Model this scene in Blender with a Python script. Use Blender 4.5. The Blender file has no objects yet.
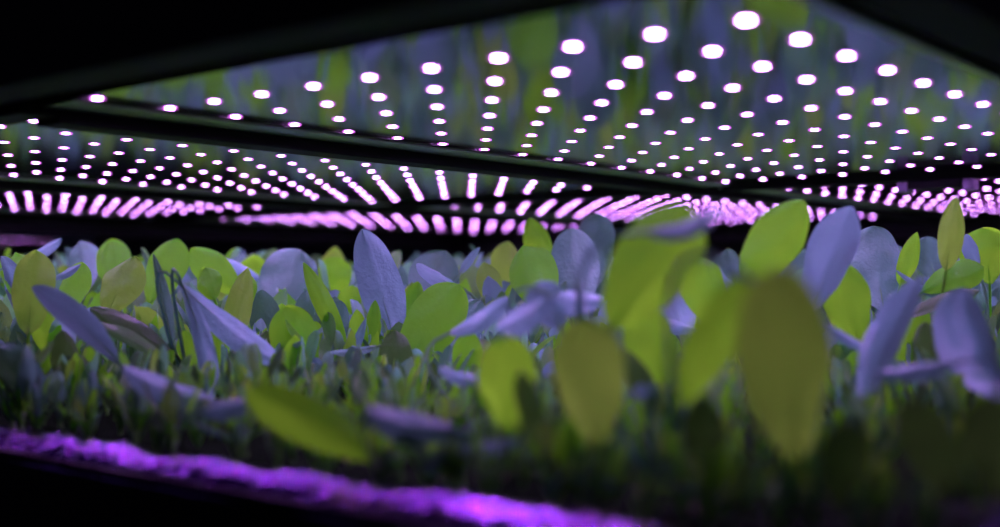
import bpy, bmesh, math, random
from mathutils import Vector, Matrix, noise

random.seed(7)
C = bpy.context.scene.collection
SC = bpy.context.scene

# ------------------------------------------------------------------ camera, world, exposure
H = 0.12                 # light panels above the lens
G = 0.101                # growing mat below the lens
ZC = 1.10                # lens above the room's floor
F = 1198.0               # focal length in pixels of the 1000 px frame
PIT = math.atan((281.2 - 263.5) / F)
cd = bpy.data.cameras.new('camera')
cam = bpy.data.objects.new('camera', cd); C.objects.link(cam)
cam.location = (0, 0, ZC); cam.rotation_euler = (math.pi / 2 + PIT, 0, 0)
cd.sensor_width = 36.0; cd.lens = F * 36.0 / 1000.0; cd.clip_start = 0.01
cd.dof.use_dof = True; cd.dof.focus_distance = 1.06; cd.dof.aperture_fstop = 2.8
SC.camera = cam
W = bpy.data.worlds.new('dark_room'); SC.world = W; W.use_nodes = True
W.node_tree.nodes['Background'].inputs[0].default_value = (0.5, 0.45, 1, 1)
W.node_tree.nodes['Background'].inputs[1].default_value = 0.022
SC.view_settings.view_transform = 'Standard'; SC.view_settings.look = 'None'
SC.view_settings.exposure = 0.0; SC.view_settings.gamma = 1.0
SC.view_settings.use_curve_mapping = False
SC.cycles.use_denoising = True
SC.cycles.use_adaptive_sampling = False
SC.cycles.max_bounces = 6; SC.cycles.diffuse_bounces = 3; SC.cycles.glossy_bounces = 3
SC.cycles.transmission_bounces = 4; SC.cycles.caustics_reflective = False
SC.cycles.sample_clamp_indirect = 4.0
SC.cycles.use_light_tree = True
LED_L = 380.0
LED_C = (0.86, 0.37, 1.34)

# ------------------------------------------------------------------ plan of the rack (i, k lattice of the lamps)
YAW = 0.6859; A_ = 0.4698 * H; B_ = 0.4088 * H
U = Vector((math.sin(YAW), math.cos(YAW), 0)); V = Vector((-math.cos(YAW), math.sin(YAW), 0))
P0 = Vector((0.9426 * H, 4.5709 * H, 0))
def plan(i, k, z=0.0):
    p = P0 + U * (i * A_) + V * (k * B_); p.z = ZC + z; return p
def to_ik(p):
    d = Vector((p.x, p.y, 0)) - P0
    return d.dot(U) / A_, d.dot(V) / B_
def at(px, py, d):
    c, s = math.cos(PIT), math.sin(PIT)
    dx = (px - 500) / F; dz = (263.5 - py) / F
    fy = c - dz * s; fz = s + dz * c
    return Vector((dx / fy * d, d, ZC + fz / fy * d))
RACK_M = Matrix(((U.x, V.x, 0), (U.y, V.y, 0), (0, 0, 1))).to_4x4()

# ------------------------------------------------------------------ materials
def newmat(name):
    m = bpy.data.materials.new(name); m.use_nodes = True
    return m, m.node_tree, m.node_tree.nodes['Principled BSDF']
def nn(t, kind, **kw):
    n = t.nodes.new(kind)
    for a, v in kw.items(): setattr(n, a, v)
    return n
def simple(name, col, rough, metal=0.0, bump=0.0, scale=60.0, var=0.25, spec=0.5):
    m, t, b = newmat(name)
    tc = nn(t, 'ShaderNodeTexCoord'); ns = nn(t, 'ShaderNodeTexNoise'); ns.inputs['Scale'].default_value = scale
    ns.inputs['Detail'].default_value = 5
    t.links.new(tc.outputs['Object'], ns.inputs['Vector'])
    mx = nn(t, 'ShaderNodeMix', data_type='RGBA')
    mx.inputs['A'].default_value = (*[c * (1 - var) for c in col], 1); mx.inputs['B'].default_value = (*[min(1, c * (1 + var)) for c in col], 1)
    t.links.new(ns.outputs['Fac'], mx.inputs['Factor']); t.links.new(mx.outputs['Result'], b.inputs['Base Color'])
    b.inputs['Roughness'].default_value = rough; b.inputs['Metallic'].default_value = metal
    b.inputs['Specular IOR Level'].default_value = spec
    if bump:
        bp = nn(t, 'ShaderNodeBump'); bp.inputs['Strength'].default_value = bump; bp.inputs['Distance'].default_value = 0.004
        t.links.new(ns.outputs['Fac'], bp.inputs['Height']); t.links.new(bp.outputs['Normal'], b.inputs['Normal'])
    return m
M = {}
M['reflector'] = simple('polished_lamp_sheet', (0.33, 0.33, 0.48), 0.09, 1.0, 0.0, 6, 0.12)
M['rail'] = simple('brushed_lamp_rail', (0.50, 0.52, 0.55), 0.35, 1.0, 0.0, 30, 0.15)
M['seam'] = simple('dark_panel_seam', (0.01, 0.01, 0.012), 0.5)
M['beam'] = simple('black_painted_beam', (0.012, 0.012, 0.014), 0.6, 0.0, 0.1, 80, spec=0.12)
M['tray'] = simple('black_tray_plastic', (0.003, 0.003, 0.004), 0.5, 0.0, 0.1, 60, spec=0.15)
M['mat'] = simple('wet_growing_mat', (0.004, 0.013, 0.003), 0.9, 0.0, 0.8, 170, 0.6, spec=0.03)
M['concrete'] = simple('dark_room_surface', (0.02, 0.02, 0.024), 0.8, 0.0, 0.1, 5)
M['seed'] = simple('pale_seed_husk', (0.42, 0.30, 0.24), 0.5, 0.0, 0.2, 300)
M['driver'] = simple('driver_violet_reflection', (0.30, 0.22, 0.40), 0.3, 0.3, 0.0, 40)  # purple lamp reflection on the dark box, painted as its colour
def led_mat():
    m, t, b = newmat('purple_led_light')
    b.inputs['Base Color'].default_value = (0.8, 0.7, 0.8, 1)
    b.inputs['Emission Color'].default_value = (LED_C[0], LED_C[1], LED_C[2], 1)
    # lensed diodes: brightest straight down, dim when seen edge-on
    lw = nn(t, 'ShaderNodeLayerWeight'); lw.inputs['Blend'].default_value = 0.5
    mr = nn(t, 'ShaderNodeMapRange'); t.links.new(lw.outputs['Facing'], mr.inputs['Value'])
    mr.inputs['To Min'].default_value = LED_L; mr.inputs['To Max'].default_value = LED_L * 0.01
    t.links.new(mr.outputs[0], b.inputs['Emission Strength'])
    return m
M['led'] = led_mat()
m_, t_, b_ = newmat('magenta_led_halo'); b_.inputs['Base Color'].default_value = (0.5, 0.3, 0.5, 1)
b_.inputs['Emission Color'].default_value = (0.95, 0.16, 1.0, 1); b_.inputs['Emission Strength'].default_value = 1.6  # weak glow painting the pink halo around each diode
M['led_halo'] = m_
def film():
    # wrinkled black film over the tray's rim: two scales of wrinkle, very glossy
    m, t, b = newmat('wrinkled_violet_reflection_film')
    b.inputs['Base Color'].default_value = (0.46, 0.12, 0.92, 1); b.inputs['Roughness'].default_value = 0.10  # violet reflection of the lamps put into the black film's colour
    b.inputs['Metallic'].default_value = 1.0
    tc = nn(t, 'ShaderNodeTexCoord'); ns = nn(t, 'ShaderNodeTexNoise'); ns.inputs['Scale'].default_value = 110; ns.inputs['Detail'].default_value = 2
    t.links.new(tc.outputs['Object'], ns.inputs['Vector'])
    bp = nn(t, 'ShaderNodeBump'); bp.inputs['Strength'].default_value = 0.75; bp.inputs['Distance'].default_value = 0.005
    t.links.new(ns.outputs['Fac'], bp.inputs['Height'])
    t.links.new(bp.outputs['Normal'], b.inputs['Normal'])
    return m
M['film'] = film()
def leaf_mat(name, top, under, trans, tw=0.5, rough=0.33, spec=0.5):
    """upper face green, underside glaucous; midrib and side veins from the leaf's own UV"""
    m, t, b = newmat(name)
    L = t.links.new
    uv = nn(t, 'ShaderNodeUVMap'); uv.uv_map = 'UVMap'
    sp = nn(t, 'ShaderNodeSeparateXYZ'); L(uv.outputs[0], sp.inputs[0])
    def mth(op, a, c=None):
        n = nn(t, 'ShaderNodeMath', operation=op)
        for j, v in enumerate((a, c)):
            if v is None: continue
            if isinstance(v, (int, float)): n.inputs[j].default_value = v
            else: L(v, n.inputs[j])
        return n.outputs[0]
    au = mth('ABSOLUTE', mth('SUBTRACT', sp.outputs[0], 0.5))
    mid = mth('SUBTRACT', 1.0, mth('MINIMUM', mth('DIVIDE', au, 0.035), 1.0))
    ph = mth('SUBTRACT', mth('MULTIPLY', sp.outputs[1], 11.0), mth('MULTIPLY', au, 9.0))
    tri = mth('ABSOLUTE', mth('SUBTRACT', mth('FRACT', ph), 0.5))
    side = mth('MULTIPLY', mth('SUBTRACT', 1.0, mth('MINIMUM', mth('DIVIDE', tri, 0.06), 1.0)), 0.45)
    vein = mth('MINIMUM', mth('ADD', mid, side), 1.0)
    tc = nn(t, 'ShaderNodeTexCoord'); ns = nn(t, 'ShaderNodeTexNoise'); ns.inputs['Scale'].default_value = 260; ns.inputs['Detail'].default_value = 5
    L(tc.outputs['Object'], ns.inputs['Vector'])
    nl = nn(t, 'ShaderNodeTexNoise'); nl.inputs['Scale'].default_value = 28; L(tc.outputs['Object'], nl.inputs['Vector'])
    def tone(col, k1, k2):
        mx = nn(t, 'ShaderNodeMix', data_type='RGBA')
        mx.inputs['A'].default_value = (*[c * k1 for c in col], 1); mx.inputs['B'].default_value = (*[min(1, c * k2) for c in col], 1)
        L(nl.outputs['Fac'], mx.inputs['Factor'])
        m2 = nn(t, 'ShaderNodeMix', data_type='RGBA'); L(mth('MULTIPLY', vein, 0.6), m2.inputs['Factor'])
        L(mx.outputs['Result'], m2.inputs['A']); m2.inputs['B'].default_value = (*[min(1, c * 1.15 + 0.06) for c in col], 1)
        return m2.outputs['Result']
    geo = nn(t, 'ShaderNodeNewGeometry')
    fx = nn(t, 'ShaderNodeMix', data_type='RGBA'); L(geo.outputs['Backfacing'], fx.inputs['Factor'])
    L(tone(top, 0.75, 1.25), fx.inputs['A']); L(tone(under, 0.8, 1.2), fx.inputs['B'])
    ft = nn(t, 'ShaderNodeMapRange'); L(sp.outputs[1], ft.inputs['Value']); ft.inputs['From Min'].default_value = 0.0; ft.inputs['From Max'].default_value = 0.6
    ft.inputs['To Min'].default_value = 0.65; ft.inputs['To Max'].default_value = 0.0  # painted shading: blade darkens to green at its foot, as if lit from above
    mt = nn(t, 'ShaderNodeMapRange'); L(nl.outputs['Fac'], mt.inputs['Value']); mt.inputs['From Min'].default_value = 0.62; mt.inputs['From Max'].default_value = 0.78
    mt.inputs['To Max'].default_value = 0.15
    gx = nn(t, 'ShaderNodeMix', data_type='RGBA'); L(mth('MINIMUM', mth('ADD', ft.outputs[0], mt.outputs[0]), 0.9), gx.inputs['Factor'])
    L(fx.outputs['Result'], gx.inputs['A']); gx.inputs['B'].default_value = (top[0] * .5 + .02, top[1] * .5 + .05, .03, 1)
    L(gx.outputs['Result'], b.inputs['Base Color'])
    b.inputs['Roughness'].default_value = rough; b.inputs['Specular IOR Level'].default_value = spec
    bp = nn(t, 'ShaderNodeBump'); bp.inputs['Strength'].default_value = 0.7; bp.inputs['Distance'].default_value = 0.0016
    L(mth('SUBTRACT', ns.outputs['Fac'], mth('MULTIPLY', vein, 0.6)), bp.inputs['Height']); L(bp.outputs['Normal'], b.inputs['Normal'])
    tr = nn(t, 'ShaderNodeBsdfTranslucent'); L(tone(trans, 0.8, 1.2), tr.inputs['Color'])
    ms = nn(t, 'ShaderNodeMixShader')
    w = nn(t, 'ShaderNodeMapRange'); L(geo.outputs['Backfacing'], w.inputs['Value'])
    w.inputs['To Min'].default_value = tw; w.inputs['To Max'].default_value = tw * 0.35
    L(w.outputs[0], ms.inputs['Fac']); L(b.outputs[0], ms.inputs[1]); L(tr.outputs[0], ms.inputs[2])
    L(ms.outputs[0], t.nodes['Material Output'].inputs['Surface'])
    return m
LAV = (0.22, 0.54, 0.74)
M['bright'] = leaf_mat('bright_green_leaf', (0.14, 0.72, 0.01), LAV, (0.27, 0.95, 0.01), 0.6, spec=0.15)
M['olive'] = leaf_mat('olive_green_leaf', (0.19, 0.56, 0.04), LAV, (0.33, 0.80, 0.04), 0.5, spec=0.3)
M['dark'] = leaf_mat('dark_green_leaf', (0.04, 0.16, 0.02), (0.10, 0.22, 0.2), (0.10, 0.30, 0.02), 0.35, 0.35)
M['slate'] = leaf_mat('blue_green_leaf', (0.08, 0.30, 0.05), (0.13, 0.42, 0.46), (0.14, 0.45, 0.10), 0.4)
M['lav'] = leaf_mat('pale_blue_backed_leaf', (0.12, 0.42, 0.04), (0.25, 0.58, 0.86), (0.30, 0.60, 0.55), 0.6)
M['stem'] = simple('pale_green_stem', (0.16, 0.42, 0.08), 0.4, 0, 0, 100)
LEAF = {'g': 'bright', 'o': 'olive', 'd': 'dark', 's': 'slate', 'l': 'lav'}

# ------------------------------------------------------------------ object helpers
def mesh_obj(name, bm, mat, parent=None, smooth=False, loc=None):
    me = bpy.data.meshes.new(name)
    if smooth:
        for f in bm.faces: f.smooth = True
    bm.to_mesh(me); bm.free(); me.materials.append(M[mat])
    o = bpy.data.objects.new(name, me); C.objects.link(o)
    if parent: o.parent = parent
    if loc is not None: o.location = loc
    return o
def tag(o, label, cat, group=None, kind=None):
    if label: o['label'] = label
    if cat: o['category'] = cat
    if group: o['group'] = group
    if kind: o['kind'] = kind
    return o
def empty(name, loc, rz=0.0):
    o = bpy.data.objects.new(name, None); C.objects.link(o); o.empty_display_size = 0.02
    o.location = loc; o.rotation_euler = (0, 0, rz); return o
def box(bm, lo, hi, bevel=0.0):
    r = bmesh.ops.create_cube(bm, size=1)
    vs = r['verts']
    for v in vs:
        v.co = Vector([(lo[j] + hi[j]) / 2 + v.co[j] * (hi[j] - lo[j]) for j in range(3)])
    if bevel:
        es = list({e for v in vs for e in v.link_edges})
        bmesh.ops.bevel(bm, geom=es, offset=bevel, segments=2, affect='EDGES', profile=0.5)
def local_box(bm, i0, i1, k0, k1, z0, z1, bevel=0.0):
    """box in the rack's own frame (u, v, z), metres from P0"""
    box(bm, (i0 * A_, k0 * B_, z0), (i1 * A_, k1 * B_, z1), bevel)

ROT = math.pi / 2 - YAW          # u axis of the rack measured from world x
def rack_empty(name, z=0.0, i=0, k=0):
    return empty(name, plan(i, k, z), ROT)

# ------------------------------------------------------------------ room
bm = bmesh.new(); box(bm, (-7, -3, -0.1), (7, 9, 0)); tag(mesh_obj('floor', bm, 'concrete'), None, None, kind='structure')
bm = bmesh.new(); box(bm, (-7, 9, 0), (7, 9.1, 3)); tag(mesh_obj('wall_back', bm, 'concrete'), None, None, kind='structure')

# ------------------------------------------------------------------ rack: beams and posts (v axis of the empty equals the rack's V)
BZ = 0.885 * H
rack = rack_empty('grow_rack')
tag(rack, 'black metal rack frame whose beams carry the glowing purple light panels', 'rack')
def beam(i0, i1, k0, k1, z0, z1, name='beam'):
    bm = bmesh.new(); local_box(bm, i0, i1, k0, k1, z0, z1, 0.0015); return mesh_obj(name, bm, 'beam', rack)
def channel(along_u, a0, a1, c, w, z0, z1, out):
    """side beam: folded channel with a rolled lower lip and a ridge on its outer face"""
    bm = bmesh.new()
    s = 1 if out < 0 else -1
    prof = [(0, z0), (w, z0), (w, z0 + .012), (w * .35, z0 + .012), (w * .35, z1), (0, z1), (0, z0 + .030), (-.004, z0 + .028), (-.004, z0 + .022), (0, z0 + .020)]
    rows = []
    for a in (a0, a1):
        rows.append([bm.verts.new((a, c - s * x, z)) if along_u else bm.verts.new((c - s * x, a, z)) for x, z in prof])
    n = len(prof)
    for j in range(n): bm.faces.new((rows[0][j], rows[0][(j + 1) % n], rows[1][(j + 1) % n], rows[1][j]))
    bm.faces.new(rows[0]); bm.faces.new(rows[1][::-1])
    bmesh.ops.recalc_face_normals(bm, faces=bm.faces)
    return mesh_obj('side_beam', bm, 'beam', rack)
channel(False, -1.55 * B_, 35 * B_, -2.35 * A_, 0.03, BZ, 0.30, -1)
channel(True, -2.35 * A_, 31.2 * A_, -1.55 * B_, 0.03, BZ, 0.30, -1)
channel(True, -2.35 * A_, 31.2 * A_, 35 * B_, 0.03, 0.70 * H, 0.30, 1)
channel(False, -1.55 * B_, 35 * B_, 31.2 * A_, 0.03, 0.70 * H, 0.30, 1)
for k0 in (10.05, 22.05): beam(-0.95, 31, k0, k0 + 0.6, BZ + 0.002, 0.19, 'cross_beam')
beam(-1.45, -0.95, 10.05, 22.6, BZ + 0.006, 0.19, 'cross_beam')
for k0 in (-1.2, 11.1, 23.1):
    beam(14.75, 15.1, k0, k0 + 10.8, BZ + 0.006, 0.19, 'cross_beam')
bm = bmesh.new(); local_box(bm, -2.3, 31.1, -1.5, 34.9, 0.195, 0.205); mesh_obj('upper_shelf', bm, 'beam', rack)
for i, k in ((-2.35, 35.3), (31.5, -1.9), (31.5, 35.3)):
    bm = bmesh.new(); box(bm, (i * A_ - .02, k * B_ - .02, -ZC), (i * A_ + .02, k * B_ + .02, 0.45), 0.002)
    mesh_obj('post', bm, 'beam', rack)
# tray deck support so the tray stands on the rack
bm = bmesh.new(); local_box(bm, -1.9, 31, -2.6, 34.9, -G - 0.075, -G - 0.0555); mesh_obj('lower_shelf', bm, 'beam', rack)

# ------------------------------------------------------------------ lamps
LED_R = 0.027 * H
def led_bm(bm, c, r=LED_R, seg=10, rim=True):
    rings = [(1.0, 0.0), (0.86, 0.045), (0.5, 0.08)]
    rr = []
    for q, h in rings:
        rr.append([bm.verts.new(c + Vector((math.cos(a) * r * q, math.sin(a) * r * q, -h * r))) for a in [2 * math.pi * n / seg for n in range(seg)]])
    top = bm.verts.new(c + Vector((0, 0, -0.09 * r)))
    for a, b in ((0, 1), (1, 2)):
        for n in range(seg):
            bm.faces.new((rr[a][n], rr[b][n], rr[b][(n + 1) % seg], rr[a][(n + 1) % seg]))
    for n in range(seg): bm.faces.new((rr[2][n], top, rr[2][(n + 1) % seg]))
    if rim:  # added ring that carries the painted halo glow
        oo = [bm.verts.new(c + Vector((math.cos(a) * r * 1.6, math.sin(a) * r * 1.6, 0.0001))) for a in [2 * math.pi * n / seg for n in range(seg)]]
        oh = [bm.verts.new(c + Vector((math.cos(a) * r * 1.45, math.sin(a) * r * 1.45, -0.10 * r))) for a in [2 * math.pi * n / seg for n in range(seg)]]
        for n in range(seg):
            for x, y in ((oo, oh), (oh, rr[0])):
                f = bm.faces.new((x[n], y[n], y[(n + 1) % seg], x[(n + 1) % seg])); f.material_index = 1
bm = bmesh.new(); led_bm(bm, Vector((0, 0, 0)))
for f in bm.faces: f.smooth = True
LED_ME = bpy.data.meshes.new('led'); bm.to_mesh(LED_ME); bm.free(); LED_ME.materials.append(M['led']); LED_ME.materials.append(M['led_halo'])
LED_FAR = bpy.data.meshes.new('led_far'); bm = bmesh.new(); led_bm(bm, Vector((0, 0, 0)), r=LED_R, seg=6); bm.to_mesh(LED_FAR); bm.free(); LED_FAR.materials.append(M['led']); LED_FAR.materials.append(M['led_halo'])
def panel(label, edges, pts, z=H, far=False, seam=None):
    """edges = (i0,i1,k0,k1); pts = lattice positions of the lamps"""
    i0, i1, k0, k1 = edges
    r = rack_empty('grow_light_panel', z)
    tag(r, label, 'grow light', 'purple grow light panels over the plants')
    bm = bmesh.new(); local_box(bm, i0, i1, k0, k1, 0.0, 0.006); mesh_obj('reflector_sheet', bm, 'reflector', r)
    bm = bmesh.new(); local_box(bm, i0, i1, k1 - 0.72, k1, -0.0025, 0.0, 0.0006); mesh_obj('edge_rail', bm, 'rail', r)
    bm = bmesh.new(); local_box(bm, i0, i1, k1 - 0.86, k1 - 0.72, -0.0012, 0.0); mesh_obj('seam_strip', bm, 'seam', r)
    bm = bmesh.new(); local_box(bm, i0, i1, k0, k0 + 0.12, -0.004, 0.0, 0.0006); mesh_obj('edge_rail', bm, 'rail', r)
    pts = sorted(pts, key=lambda q: (P0 + U * (q[0] * A_) + V * (q[1] * B_)).length)
    for n, (i, k) in enumerate(pts[:100]):
        o = bpy.data.objects.new('led', LED_FAR if far else LED_ME); C.objects.link(o); o.parent = r
        o.location = (i * A_, k * B_, -0.0003)
    if len(pts) > 100:
        bm = bmesh.new()
        for i, k in pts[100:]: led_bm(bm, Vector((i * A_, k * B_, -0.0003)), seg=8)
        o = mesh_obj('led', bm, 'led', r, True); o.data.materials.append(M['led_halo']); o['kind'] = 'stuff'
    return r
def grid(i0, ni, k0, nk): return [(i0 + a, k0 + b) for a in range(ni) for b in range(nk)]
panel('nearest purple grow light panel, its big glowing dots filling the upper right', (-1.2, 14.6, -0.98, 9.98), grid(0, 15, 0, 10) + [(-1, 9)])
panel('purple grow light panel at left, just behind the first dark crossbeam', (-0.93, 14.65, 10.75, 21.9), grid(-1 + .57, 15, 11.8, 10))
panel('far left purple grow light panel with crowded merging dots above the black back beam', (-2.2, 14.65, 22.75, 34.2), grid(-2 + .35, 16, 23.9, 10), far=True)
panel('purple grow light panel at far right, right behind the nearest panel', (15.2, 30.8, -0.98, 9.98), grid(15.62, 15, -.2, 10))
panel('purple grow light panel in the middle distance, dots seen in curved rows', (15.2, 30.8, 10.75, 21.9), grid(15.7, 15, 11.6, 10), far=True)
panel('farthest purple grow light panel, lowest band of pink dots in the centre', (15.2, 30.8, 22.75, 34.2), grid(15.7, 15, 23.6, 10), far=True)
panel('distant purple light strip of another rack, low at the left edge', (10, 26.4, 59.5, 70), grid(11, 15, 61, 3), far=True)
# driver box hanging between two panels at the right
dr = rack_empty('lamp_driver', 0); dr.location = plan(14.9, 4.2, BZ + 0.006)
tag(dr, 'small violet-lit lamp connector box under the crossbeam at far right', 'connector')
bm = bmesh.new(); box(bm, (-.012, -.030, -.010), (.012, .030, 0), .002); mesh_obj('case', bm, 'beam', dr)
for s in (-1, 1):
    bm = bmesh.new(); box(bm, (-.010, s * .036 - .006, -.013), (.010, s * .036 + .006, 0), .002); mesh_obj('end_clip', bm, 'driver', dr)

# ------------------------------------------------------------------ tray
tray = rack_empty('growing_tray', -G)
tag(tray, 'black growing tray holding the dense bed of leafy seedlings', 'tray')
ms_ = bmesh.new(); nI, nK = 120, 120
def mz(i, k): return 0.003 * noise.noise(Vector((i * 1.3, k * 1.3, 0))) + 0.002 * noise.noise(Vector((i * 5, k * 5, 3)))
gv = [[ms_.verts.new(((-1.25 + 31.8 * a / nI) * A_, (-2.1 + 36.6 * b / nK) * B_, 0.0 + mz(-1 + 31.6 * a / nI, 35.4 * b / nK))) for b in range(nK + 1)] for a in range(nI + 1)]
for a in range(nI):
    for b in range(nK): ms_.faces.new((gv[a][b], gv[a + 1][b], gv[a + 1][b + 1], gv[a][b + 1]))
mesh_obj('growing_mat', ms_, 'mat', tray, True)
def rim(along_v):
    """film-covered rim: profile rises from the mat, crosses flat and rolls over the outer edge"""
    prof = [(0.030, -0.012), (0.018, -0.004), (0.011, 0.003), (0.004, 0.004), (-0.005, 0.001), (-0.012, -0.006), (-0.015, -0.012)]
    n = 260; bm = bmesh.new(); rows = []
    for s in range(n + 1):
        q = s / n
        row = []
        for j, (o, z) in enumerate(prof):
            if along_v: p = Vector((-1.66 * A_ + o, (-2.4 + 37.2 * q) * B_, z))
            else: p = Vector(((-1.6 + 32.5 * q) * A_, -2.35 * B_ + o, z))
            w = noise.noise(Vector((p.x * 22, p.y * 22, 1.7))); w2 = noise.noise(Vector((p.x * 70, p.y * 70, 5))) * 1.6
            fall = 1.0 if 0 < j < 6 else 0.3
            p.z += (0.0035 * w + 0.0014 * w2) * fall
            if along_v: p.x += 0.004 * w * fall
            else: p.y += 0.004 * w * fall
            row.append(bm.verts.new(p))
        rows.append(row)
    for s in range(n):
        for j in range(len(prof) - 1):
            bm.faces.new((rows[s][j], rows[s][j + 1], rows[s + 1][j + 1], rows[s + 1][j]))
    bmesh.ops.recalc_face_normals(bm, faces=bm.faces)
    return mesh_obj('rim', bm, 'film', tray, True)
rim(True); rim(False)
for nm, (a, b, c, d) in (('tray_side', (-1.92, -1.7, -2.6, 34.7)), ('tray_side', (-1.92, 30.8, -2.7, -2.4)), ('tray_side', (-1.7, 30.8, 34.5, 34.7)), ('tray_side', (30.6, 30.8, -2.5, 34.7))):
    bm = bmesh.new(); local_box(bm, a, b, c, d, -0.055, -0.006, 0.001); mesh_obj(nm, bm, 'tray', tray)
bm = bmesh.new(); local_box(bm, -1.7, 30.7, -2.4, 34.6, -0.054, -0.012); mesh_obj('tray_bed', bm, 'tray', tray)

# ------------------------------------------------------------------ leaves
def bez(p, q, r, t): return p * (1 - t) ** 2 + q * 2 * t * (1 - t) + r * t * t
def OUTL(bb, ee, _c={}):
    if (bb, ee) not in _c: _c[bb, ee] = max((q / 40) ** 0.55 * (1 - (q / 40) ** bb) ** ee for q in range(1, 40))
    return _c[bb, ee]
def add_leaf(bm, root, base, tip, N, width, bend=0.12, cup=0.25, blunt=0.5, wave=0.06, nl=11, nw=4, pet=0.0011, seed=0, twist=0.0):
    """one leaf: stalk tube from root to base, then a cupped blade from base to tip facing N"""
    uvl = bm.loops.layers.uv.verify()
    L = (tip - base).length
    ch = (tip - base).normalized()
    N = (N - ch * N.dot(ch))
    if N.length < 1e-4: N = Vector((0, -1, 0.2))
    N.normalize()
    mid = (base + tip) / 2 + N * (bend * L * 1.0)
    grid_ = []
    for a in range(nl + 1):
        t = 1 - (1 - a / nl) ** 1.75
        c = bez(base, mid, tip, t); tn = ((mid - base) * (1 - t) + (tip - mid) * t).normalized()
        n = (N - tn * N.dot(tn)).normalized()
        n = Matrix.Rotation(twist * (t - .3), 3, tn) @ n
        s = tn.cross(n)
        # outline: narrow foot, widest past the middle, rounded or pointed tip
        bb = 1.3 + 1.9 * blunt; ee = 0.95 - 0.45 * min(1, blunt)
        w = (t ** 0.55) * max(0.0, 1 - t ** bb) ** ee / OUTL(bb, ee)
        w = max(w, 0.05 if a == 0 else 0.008) * width / 2 * (1 + 0.10 * noise.noise(Vector((t * 3, seed, 0))))
        row = []
        for b in range(-nw, nw + 1):
            q = b / nw
            off = s * (q * w) + n * (-cup * w * (abs(q) ** 1.5) if cup > 0 else -cup * w * abs(q) ** 1.5) 
            off += n * (wave * width * noise.noise(Vector((t * 4 + seed * 3.1, q * 1.4, seed))) * (0.3 + abs(q)))
            off += n * (-0.02 * width if b == 0 else 0)
            row.append((bm.verts.new(c + off), (0.5 + 0.5 * q, t)))
        grid_.append(row)
    for a in range(nl):
        for b in range(2 * nw):
            qs = (grid_[a][b], grid_[a][b + 1], grid_[a + 1][b + 1], grid_[a + 1][b])
            f = bm.faces.new([x[0] for x in qs]); f.smooth = True
            for lp, x in zip(f.loops, qs): lp[uvl].uv = x[1]
    # stalk, running on under the blade as the midrib
    t0 = (mid - base).normalized()
    h = (base - root).length
    c1 = base - t0 * (h * 0.55)
    c1.z = max(c1.z, root.z + 0.2 * h)
    line = [bez(root, c1, base, j / 7) for j in range(8)] + [bez(base, mid, tip, t) - N * 0.0006 for t in (0.1, 0.2, 0.3, 0.42)]
    rad = [pet * 1.25 - pet * 0.35 * j / 7 for j in range(8)] + [pet * .6, pet * .4, pet * .25, pet * .08]
    prev = None
    for j, p in enumerate(line):
        d = (line[min(j + 1, len(line) - 1)] - line[max(j - 1, 0)]).normalized()
        x = d.cross(Vector((0.3, 1, 0.1))).normalized(); y = d.cross(x)
        ring = [bm.verts.new(p + (x * math.cos(a) + y * math.sin(a)) * rad[j]) for a in [2 * math.pi * m / 5 for m in range(5)]]
        if prev:
            for m in range(5):
                f = bm.faces.new((prev[m], prev[(m + 1) % 5], ring[(m + 1) % 5], ring[m])); f.smooth = True
                for lp in f.loops: lp[uvl].uv = (0.5, 0.02)
        prev = ring
def stem_bm(r=0.0022, h=0.012):
    bm = bmesh.new()
    prof = [(r * 1.2, -0.004), (r, 0.002), (r * 0.8, h * .6), (r * 1.1, h)]
    prev = None
    for q, z in prof:
        ring = [bm.verts.new((q * math.cos(a), q * math.sin(a), z)) for a in [math.pi * m / 3 for m in range(6)]]
        if prev:
            for m in range(6): bm.faces.new((prev[m], prev[(m + 1) % 6], ring[(m + 1) % 6], ring[m]))
        prev = ring
    bm.faces.new(prev)
    return bm
sb = stem_bm()
for f in sb.faces: f.smooth = True
STEM_ME = bpy.data.meshes.new('stem'); sb.to_mesh(STEM_ME); sb.free(); STEM_ME.materials.append(M['stem'])

def rand_leaf(bm, rnd, hmax, big=1.0, inner=False, seedv=0, nl=8, nw=3):
    az = rnd.uniform(0, 2 * math.pi); out = Vector((math.cos(az), math.sin(az), 0))
    h = hmax * rnd.uniform(0.65, 1.0)
    sp = h * rnd.uniform(0.08, 0.6)
    bh = h * (rnd.uniform(0.25, 0.5) if hmax > .09 else rnd.uniform(0.2, 0.55))
    root = out * 0.001 + Vector((0, 0, 0.006))
    base = out * (sp * 0.35) + Vector((0, 0, bh))
    tip = out * sp + Vector((rnd.uniform(-.008, .008), rnd.uniform(-.008, .008), h))
    wd = (h - bh) * (rnd.uniform(0.38, 0.58) if hmax > .09 else rnd.uniform(0.26, 0.55))
    N = -out * 1.0 + Vector((0, 0, 0.5))
    add_leaf(bm, root, base, tip, N, wd, bend=rnd.uniform(-0.26, 0.05), cup=-rnd.uniform(.15, .5), blunt=rnd.uniform(.35, .95), seed=seedv, nl=nl, nw=nw, wave=.07, twist=rnd.uniform(-.7, .7))
MATW = ['bright', 'bright', 'olive', 'slate', 'slate', 'lav', 'lav']

# ------------------------------------------------------------------ hero plants: label, [(tip px, base px, width px, depth m, kind, facing, bend, blunt, tip depth shift)]
HERO = []
def hp(label, *leaves, low=0.045, nf=3): HERO.append((label, leaves, low, nf))
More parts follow.
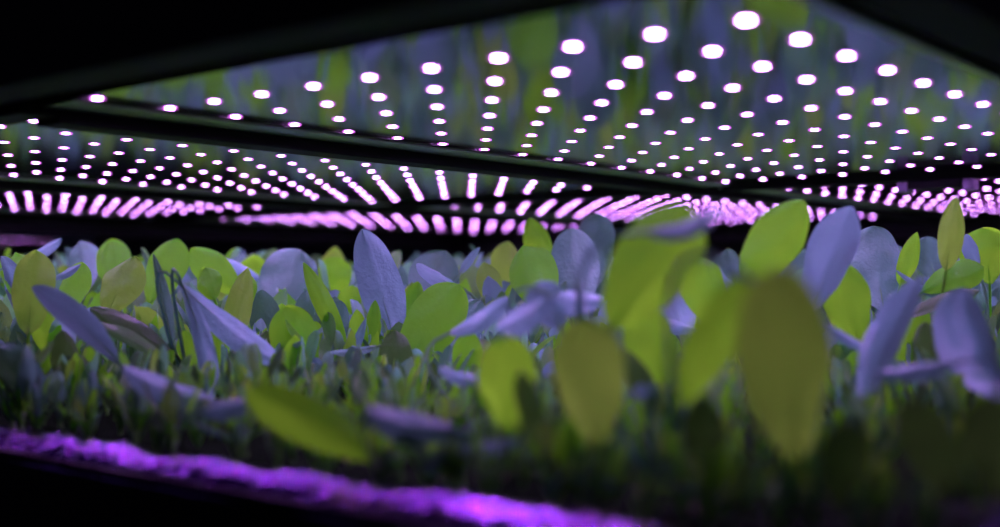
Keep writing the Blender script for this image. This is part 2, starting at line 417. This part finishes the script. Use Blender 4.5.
# tip, base, width px, depth, kind (g o d s l), facing (+1 upper face to lens, -1 underside), bend, blunt, tip depth shift
hp('plant at left edge with broad upright veined olive leaf and slate leaf', ((36,250),(28,335),44,.95,'o',1,.05,.7,.02), ((2,256),(20,315),26,1.0,'l',-1,.1,.5,.03), ((15,253),(24,300),34,1.0,'g',1,.05,.8,.05))
hp('plant with lavender leaf tip rising diagonally at far left horizon', ((62,238),(8,266),16,1.2,'l',-2,.12,.5,.0), ((80,241),(86,292),34,1.3,'s',-1,.05,.9,.03), low=.09)
hp('plant with rounded bright green leaf third from left on skyline', ((111,239),(114,290),36,1.25,'g',1,.06,.95,.03), low=.09)
hp('plant with tilted olive veined leaf and blue tip left of centre', ((135,257),(106,316),42,1.0,'o',1,.08,.8,.02), ((82,262),(66,312),32,1.1,'g',1,.1,.7,.02), ((81,264),(50,279),10,.98,'l',-2,.1,.4,0))
hp('plant with two wide bright green leaves behind the grey curled stalk', ((178,239),(150,305),42,1.2,'g',1,.06,.85,.03), ((191,249),(240,294),34,1.22,'g',1,.2,.7,.0), low=.09)
hp('plant with narrow grey-green leaf curling up like a stalk', ((153,253),(172,350),13,.95,'s',-1,.12,.4,.0), ((248,268),(224,366),28,1.0,'o',1,.05,.5,.02))
hp('plant with slate leaf behind bright one on left skyline', ((236,251),(232,300),36,1.4,'s',-1,.06,.9,.03), ((222,258),(262,280),14,1.3,'l',-2,.1,.5,0), low=.1)
hp('plant with long arching lavender leaves falling right from the stalk', ((284,366),(178,282),28,.92,'l',-2,.15,.5,-.03), ((212,402),(184,288),22,.90,'l',-1,.2,.5,-.03), ((205,268),(215,300),26,1.0,'g',1,.1,.8,.02))
hp('plant with big dark violet leaf slanting across the left foreground', ((32,287),(120,364),30,.84,'l',-1,.12,.75,.02), ((122,366),(218,402),30,.73,'l',-2,.22,.6,-.02))
hp('plant with broad slate leaf low at the left edge', ((-6,348),(44,430),42,.82,'s',-1,.1,.8,-.02), ((12,400),(40,440),12,.84,'s',-1,.1,.4,0))
hp('plant with folded dark green leaves lying level at left', ((90,308),(172,352),22,.94,'d',2,.18,.6,.0), ((96,322),(168,362),16,.92,'s',2,.18,.5,.0), ((185,330),(190,385),20,.95,'g',1,.1,.7,.0))
hp('plant with broad dome-shaped slate leaf left of the tall lavender leaf', ((300,249),(272,322),60,1.22,'s',-1,.06,1.0,.03), ((338,257),(325,300),40,1.35,'g',1,.05,.8,.0), low=.09)
hp('plant with thin curved green leaf beside the broad slate leaf', ((303,262),(347,350),20,1.0,'g',1,.25,.4,.0), ((245,272),(246,312),22,1.05,'g',1,.1,.9,.02), ((330,352),(380,346),11,.95,'s',-2,.1,.4,.0))
hp('plant with tall pointed lavender leaf, tallest sharp leaf left of centre', ((362,229),(396,345),46,1.05,'l',-1,.07,.45,.0), ((366,318),(350,364),9,1.0,'l',-1,.1,.3,.0), ((375,300),(372,350),16,1.04,'g',1,.1,.5,0))
hp('plant with square-topped green leaf below the broad slate leaf', ((286,306),(306,394),50,.95,'g',1,.06,1.0,.01), ((280,371),(276,392),9,.9,'l',-1,.1,.7,0))
hp('plant with broad green leaf tilted right at the centre, edges sharp', ((460,284),(398,374),56,.98,'g',1,.1,.95,.02), ((481,300),(432,384),48,1.0,'s',-1,.12,.6,.03))
hp('plant with slate dome leaf and small lavender leaves behind centre', ((446,251),(420,318),52,1.2,'s',-1,.08,.9,.03), ((416,264),(456,286),18,1.12,'l',-2,.12,.5,0), ((480,247),(460,274),9,1.2,'l',-1,.1,.3,0), low=.09)
hp('plant with small pointed green leaf standing before the lights in centre', ((530,217),(548,275),28,1.3,'g',1,.1,.35,.0), ((508,241),(500,290),28,1.3,'o',1,.1,.8,.0), low=.1)
hp('plant with rounded bright green leaf just behind blurred lavender leaves', ((524,245),(546,312),52,1.12,'g',1,.08,.95,.03), ((485,262),(495,310),26,1.2,'o',1,.1,.7,.02), low=.07)
hp('plant with two overlapping blue-grey leaves right of centre skyline', ((571,228),(582,308),48,1.18,'s',-1,.08,.95,.03), ((598,214),(592,290),42,1.3,'s',-1,.08,.9,.0), low=.08)
hp('plant with large blurred green leaf leaning right above the bed', ((688,206),(610,330),84,.62,'g',1,.08,.95,.0), low=.03, nf=2)
hp('plant with blurred lavender leaf drooping in front of the pink lights', ((722,206),(646,232),24,.56,'l',-2,.35,.7,-.01), low=.03, nf=1)
hp('plant with blurred star of lavender leaves in the centre', ((497,330),(550,296),30,.70,'l',-2,.2,.6,-.01), ((600,300),(545,292),34,.72,'l',-2,.2,.7,-.01), ((536,284),(560,330),40,.72,'l',-1,.1,.8,0), nf=2)
hp('plant with soft lavender leaf reaching left of the blurred star', ((508,297),(448,334),22,.82,'l',-2,.2,.6,.0), ((438,368),(485,382),16,.72,'l',-2,.2,.5,.0))
hp('plant with crumpled lavender leaves right of the large blurred leaf', ((668,272),(684,336),42,.95,'l',-1,.12,.5,.02), ((655,318),(700,330),16,.93,'l',-2,.1,.5,.0))
hp('plant with blurred olive leaf pair low in the centre', ((506,336),(508,430),58,.62,'g',1,.1,.9,-.02), ((520,370),(540,450),26,.58,'d',1,.1,.5,0), low=.03, nf=2)
hp('plant with wide blurred olive leaf in the lower middle', ((582,318),(600,452),72,.56,'o',1,.1,.9,-.02), low=.03, nf=1)
hp('plant with green leaf and dark folded leaf right of lower middle', ((636,302),(668,392),50,.70,'g',1,.1,.8,.0), ((622,348),(668,430),24,.68,'d',1,.1,.5,.0), low=.04)
hp('plant with soft green leaf left of the tall twin leaves', ((695,256),(716,326),48,.90,'g',1,.1,.85,.0), ((727,249),(735,282),20,1.2,'s',-1,.1,.9,0))
hp('plant with tall green leaf leaning right, left of the twin leaves', ((804,200),(744,284),52,.86,'g',1,.08,.6,.0), low=.04)
hp('plant with tall pointed lavender leaf, right of the twin leaves', ((852,206),(812,312),50,.86,'l',-1,.08,.6,.0), ((824,322),(888,358),14,.76,'l',-2,.12,.4,0), low=.04)
hp('plant with huge blurred olive leaf filling the right foreground', ((776,270),(796,462),92,.50,'o',1,.10,1.0,-.04), low=.03, nf=1)
hp('plant with blurred green leaf arching left beside the huge olive leaf', ((752,272),(672,410),50,.54,'g',1,.22,.8,-.03), ((812,300),(735,268),14,.50,'l',-2,.15,.4,0), low=.03, nf=1)
hp('plant with upright green leaf below the lavender pointed leaf at right', ((838,260),(860,350),50,.90,'g',1,.08,.7,.0), ((856,350),(862,402),26,.86,'g',1,.1,.9,.0))
hp('plant with wide round slate leaf on the right skyline', ((873,226),(884,312),56,1.04,'s',-1,.07,1.0,.02), ((845,280),(850,330),24,1.0,'s',-1,.1,.6,0))
hp('plant with narrow pointed green leaf right of round slate leaf', ((917,232),(900,286),20,1.0,'g',1,.1,.3,.0), ((896,270),(952,302),9,.98,'l',-2,.1,.4,0), ((925,237),(936,280),32,1.2,'s',-1,.1,.9,0))
hp('plant with tall pale pointed leaf before lights at right', ((957,196),(946,272),26,.95,'o',1,.07,.3,.0), ((966,234),(978,268),16,1.05,'l',-1,.1,.5,0))
hp('plant with bright green rounded leaf at the right edge skyline', ((982,228),(990,284),52,1.12,'g',1,.12,1.0,.0), low=.07)
hp('plant with broad green leaf spread level at right', ((984,266),(922,292),34,.98,'g',2,.2,.9,.0), ((980,290),(905,318),18,.94,'d',2,.2,.5,0), ((905,300),(912,345),28,.95,'g',1,.1,.7,0))
hp('plant with blurred dusky lavender leaf rising at right', ((922,276),(866,410),42,.68,'l',-1,.15,.5,.05), low=.03, nf=2)
hp('plant with large blurred violet leaf at the right edge', ((962,290),(1004,400),72,.66,'l',-1,.2,.9,.07), ((868,372),(960,362),22,.6,'l',-2,.15,.4,0), low=.03, nf=2)
hp('plant with pale lavender folded leaf low left of centre', ((366,410),(458,430),38,.57,'l',-2,.2,.7,.0), ((398,432),(432,462),16,.57,'s',-1,.1,.6,0), low=.035)
hp('plant with wide blurred dark green leaf over the tray edge', ((244,392),(388,464),50,.60,'g',1,.16,.9,.0), low=.03, nf=1)
hp('plant with small blurred violet leaves low in the centre', ((522,440),(446,452),18,.57,'l',-2,.12,.6,.0), ((430,474),(452,440),18,.57,'l',-1,.1,.6,0), low=.03, nf=2)
hp('plant with small bright violet leaf over the tray edge at left', ((254,400),(200,412),26,.66,'l',-2,.15,.8,.0), low=.03, nf=1)
hp('plant with blurred dark leaves in the lower right corner', ((905,400),(960,500),60,.45,'d',1,.1,.8,.0), ((985,395),(1000,500),60,.45,'d',1,.1,.8,0), low=.03, nf=2)
hp('plant with blurred dark green leaves at bottom right of centre', ((700,395),(712,500),44,.50,'d',1,.1,.7,.0), ((850,420),(838,510),50,.45,'d',1,.1,.8,0), ((640,452),(690,505),22,.5,'s',-2,.25,.6,0), low=.03, nf=2)

hp('plant with upright dark green leaves under the tall lavender leaf', ((394,330),(398,400),34,.93,'d',1,.1,.7,0), ((352,346),(358,404),24,.93,'s',-1,.1,.6,0), ((420,384),(412,434),24,.85,'g',1,.1,.6,0))
hp('plant with narrow green blades between violet leaves in the left middle', ((214,326),(209,400),18,.93,'g',1,.1,.5,0), ((232,350),(236,404),20,.9,'d',1,.1,.5,0), ((160,356),(150,402),16,.9,'o',1,.1,.5,0))
hp('plant with dark leaves below the big slanting violet leaf', ((62,330),(68,396),28,.9,'d',1,.1,.6,0), ((90,345),(84,400),20,.88,'g',1,.1,.5,0), ((40,300),(52,360),30,.97,'g',1,.1,.6,0))
hp('plant with dark green leaves showing beside the square-topped leaf', ((266,330),(262,396),28,.97,'d',1,.1,.6,0), ((340,300),(334,356),22,1.0,'s',-1,.1,.7,0))
hp('plant with tall green blades behind the round slate leaf base at right', ((898,318),(890,380),26,.9,'g',1,.1,.5,0), ((925,322),(930,392),30,.85,'d',1,.1,.6,0), ((958,322),(960,380),26,.85,'g',1,.1,.6,0))
hp('plant with green leaf glowing between the centre and the large blurred leaf', ((470,330),(462,392),30,.9,'g',1,.1,.7,0), ((446,392),(450,436),18,.8,'g',1,.1,.7,0))

hp('sprout with tiny bright lavender tips low in the right middle', ((727,446),(722,462),8,.55,'l',-2,.1,.6,0), ((713,462),(711,480),7,.55,'l',-1,.1,.6,0), ((664,478),(662,500),9,.53,'l',-1,.1,.6,0), ((694,490),(692,508),9,.5,'l',-2,.1,.6,0), low=.03, nf=2)
hp('sprout with two small pale lavender tips just above the rim in the centre', ((600,482),(612,500),11,.53,'l',-1,.1,.6,0), ((550,494),(556,512),11,.53,'l',-1,.1,.6,0), low=.025, nf=2)
hp('sprout with small lavender tip between the large blurred leaves', ((640,384),(644,402),14,.62,'l',-2,.1,.8,0), ((648,400),(640,440),6,.62,'g',1,.1,.4,0), low=.03, nf=2)


def in_tray(x, y):
    i, k = to_ik(Vector((x, y, 0)))
    i = min(max(i, -1.0), 30); k = min(max(k, -1.8), 34)
    p = plan(i, k); return p.x, p.y
rnd = random.Random(21)
hero_xy = []
for label, leaves, low, nf in HERO:
    pts = []
    for lf in leaves:
        (tx, ty), (bx, by), w, d, kind, face, bend, blunt, dt = lf
        pts.append((at(bx, by, d), at(tx, ty, d + dt), w * d / F, kind, face, bend, blunt))
    cx = sum(p[0].x for p in pts) / len(pts); cy = sum(p[0].y for p in pts) / len(pts) + 0.012
    rx, ry = in_tray(cx + rnd.uniform(-.006, .006), cy)
    rt = empty('seedling', (rx, ry, ZC - G))
    tag(rt, label, 'plant')
    o = bpy.data.objects.new('stem', STEM_ME); C.objects.link(o); o.parent = rt
    org = Vector((rx, ry, ZC - G))
    for n, (b, tp, wd, kind, face, bend, blunt) in enumerate(pts):
        bm = bmesh.new()
        N = Vector((0, -1, 0.25)) if face > 0 else Vector((0, 1, 0.3))
        if abs(face) == 2: N = Vector((0, -0.9, 0.75)) if face > 0 else Vector((0, 0.9, -0.75))
        bl = b - org
        if bl.z < 0.012: bl.z = 0.012
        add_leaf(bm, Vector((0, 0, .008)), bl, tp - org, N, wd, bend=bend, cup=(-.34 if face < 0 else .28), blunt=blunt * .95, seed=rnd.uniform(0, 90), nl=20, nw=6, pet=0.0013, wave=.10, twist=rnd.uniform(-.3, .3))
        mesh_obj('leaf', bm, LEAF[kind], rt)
    for n in range(nf):
        bm = bmesh.new(); rand_leaf(bm, rnd, low * rnd.uniform(.7, 1.1), seedv=rnd.uniform(0, 90))
        mesh_obj('leaf', bm, rnd.choice(('bright', 'dark', 'olive', 'slate')), rt)
    hero_xy.append((rx, ry))

# ------------------------------------------------------------------ fill: prototypes with parts, copied
def make_proto(hmax, n, sd):
    r = random.Random(sd); lst = []
    for j in range(n):
        bm = bmesh.new(); rand_leaf(bm, r, hmax, seedv=r.uniform(0, 99))
        me = bpy.data.meshes.new('leaf')
        mat = M[r.choice(MATW if hmax > .09 else ['bright', 'bright', 'dark', 'slate', 'olive', 'dark'])]
        bm.to_mesh(me); bm.free(); me.materials.append(mat); lst.append(me)
    return lst
LOWP = [make_proto(0.060, 5, 100 + s) for s in range(12)]
def make_edge(hmax, n, sd):
    r = random.Random(sd); lst = []
    for j in range(n):
        bm = bmesh.new(); az = r.uniform(0, 6.28); out = Vector((math.cos(az), math.sin(az), 0))
        h = hmax * r.uniform(.5, 1); sp = h * r.uniform(.1, .7); bh = h * r.uniform(.35, .7)
        add_leaf(bm, Vector((0, 0, .004)) + out * .001, out * sp * .5 + Vector((0, 0, bh)), out * sp + Vector((r.uniform(-.006, .006), r.uniform(-.006, .006), h)), -out + Vector((0, 0, .5)),
                 (h - bh) * r.uniform(.16, .5), bend=r.uniform(-.3, .1), cup=-.35, blunt=r.uniform(.1, .8), seed=r.uniform(0, 99), nl=7, nw=2, pet=0.0010)
        me = bpy.data.meshes.new('leaf'); bm.to_mesh(me); bm.free()
        me.materials.append(M[r.choice(('bright', 'bright', 'olive', 'dark', 'slate', 'slate'))]); lst.append(me)
    return lst
EDGEP = [make_edge(0.060, 9, 300 + s_) for s_ in range(10)]
TALLP = [make_proto(0.132, 6, 200 + s) for s in range(10)]
spots = []
rr = random.Random(5)
for STEP, y0, y1 in ((0.031, 0.3, 1.10), (0.043, 1.10, 9.0)):
    for a in range(int(31 * A_ / STEP)):
        for b in range(int(35.9 * B_ / STEP)):
            jt = STEP * .28
            p = P0 + U * (-1.3 * A_ + a * STEP + rr.uniform(-jt, jt)) + V * (-1.8 * B_ + b * STEP + rr.uniform(-jt, jt))
            if not (y0 <= p.y < y1): continue
            px = 500 + F * p.x / p.y
            if px < -120 or px > 1120: continue
            if any((p.x - q[0]) ** 2 + (p.y - q[1]) ** 2 < 0.012 ** 2 for q in hero_xy): continue
            spots.append((p.x, p.y))
spots.sort(key=lambda q: q[1])
NIND = max(0, 300 - len(HERO))
def height(x, y):
    """plants grow lower beside the tray's open edge and taller farther in"""
    if y < 0.66: return rr.uniform(0.028, 0.043)
    if y < 0.80: return rr.uniform(0.034, 0.054)
    if y < 0.95: return rr.uniform(0.038, 0.062)
    if y < 1.12: return rr.uniform(0.055, 0.082)
    if y < 1.34: return rr.uniform(0.085, 0.108)
    return rr.choice((0.105, 0.12, 0.135, 0.148)) * rr.uniform(.93, 1.03)
MARKS = [(-1e9, 90, 'at the far left end of the bed'), (90, 200, 'below the stalk-like curled leaf'), (200, 330, 'below the broad slate dome leaf'),
         (330, 430, 'below the tall lavender leaf'), (430, 560, 'under the lavender star leaves'), (560, 700, 'under the large blurred green leaf'),
         (700, 840, 'around the huge blurred olive leaf'), (840, 930, 'below the round slate leaf at right'), (930, 1e9, 'at the far right end of the bed')]
def zone(x, y):
    px = 500 + F * x / y
    w = [m[2] for m in MARKS if m[0] <= px < m[1]][0]
    if y < 0.66: q = 'lowest sprout on the open tray edge'
    elif y < 0.80: q = 'low sprout just inside the tray edge'
    elif y < 0.95: q = 'small plant before the sharp leaves'
    elif y < 1.12: q = 'small plant between the sharp leaves'
    elif y < 1.35: q = 'upright plant behind the sharp leaves'
    else: q = 'upright plant farthest back'
    return q + ', ' + w, q.replace('plant', 'plants').replace('sprout', 'sprouts') + ', ' + w
for n, (x, y) in enumerate(spots[:NIND]):
    h = height(x, y); tall = h > 0.08
    pr = rr.choice(TALLP if tall else (EDGEP if y < 0.84 else LOWP)); sc = h / (0.132 if tall else 0.060)
    e = empty('seedling', (x, y, ZC - G), rr.uniform(0, 6.28)); e.scale = (sc, sc, sc)
    lb, gp = zone(x, y); tag(e, lb, 'plant', gp)
    for me in pr:
        o = bpy.data.objects.new('leaf', me); C.objects.link(o); o.parent = e
    o = bpy.data.objects.new('stem', STEM_ME); C.objects.link(o); o.parent = e
# the rest of the bed, one object
bm = bmesh.new(); mats = ['bright', 'olive', 'slate', 'dark', 'lav']
rest = spots[NIND:]
for (x, y) in rest:
    h = height(x, y); f0 = len(bm.faces)
    for j in range(5):
        n0 = len(bm.verts); nf0 = len(bm.faces)
        rand_leaf(bm, rr, h, seedv=rr.uniform(0, 99), nl=7, nw=2)
        bm.verts.ensure_lookup_table(); bm.faces.ensure_lookup_table()
        for v in bm.verts[n0:]: v.co += Vector((x, y, ZC - G))
        mi = rr.choice((0, 0, 1, 2, 2, 4))
        for f in bm.faces[nf0:]: f.material_index = mi
if len(bm.faces):
    o = mesh_obj('seedling_bed', bm, mats[0])
    for m in mats[1:]: o.data.materials.append(M[m])
    tag(o, 'far part of the crowded seedling bed reaching under the back beam', 'plants', kind='stuff')
else: bm.free()

# ------------------------------------------------------------------ small things on the mat and rim
hr = random.Random(3)
bm = bmesh.new(); bmesh.ops.create_icosphere(bm, subdivisions=2, radius=0.0022)
for v in bm.verts: v.co.z *= .5; v.co.x *= 1.7
HUSK = bpy.data.meshes.new('seed_husk'); bm.to_mesh(HUSK); bm.free(); HUSK.materials.append(M['seed'])
for (px, py, d) in ((349, 462, .655), (383, 447, .70), (505, 465, .60), (742, 455, .52), (760, 500, .47), (640, 440, .56), (870, 425, .5), (695, 445, .52)):
    p = at(px, py, d); x, y = in_tray(p.x, p.y)
    o = bpy.data.objects.new('seed_husk', HUSK); C.objects.link(o); o.location = (x, y, ZC - G + .003)
    o.rotation_euler = (hr.uniform(-.5, .5), hr.uniform(-.5, .5), hr.uniform(0, 6))
    tag(o, 'tiny pale seed husk lying on the dark growing mat', 'seed husk', 'seed husks on the growing mat')
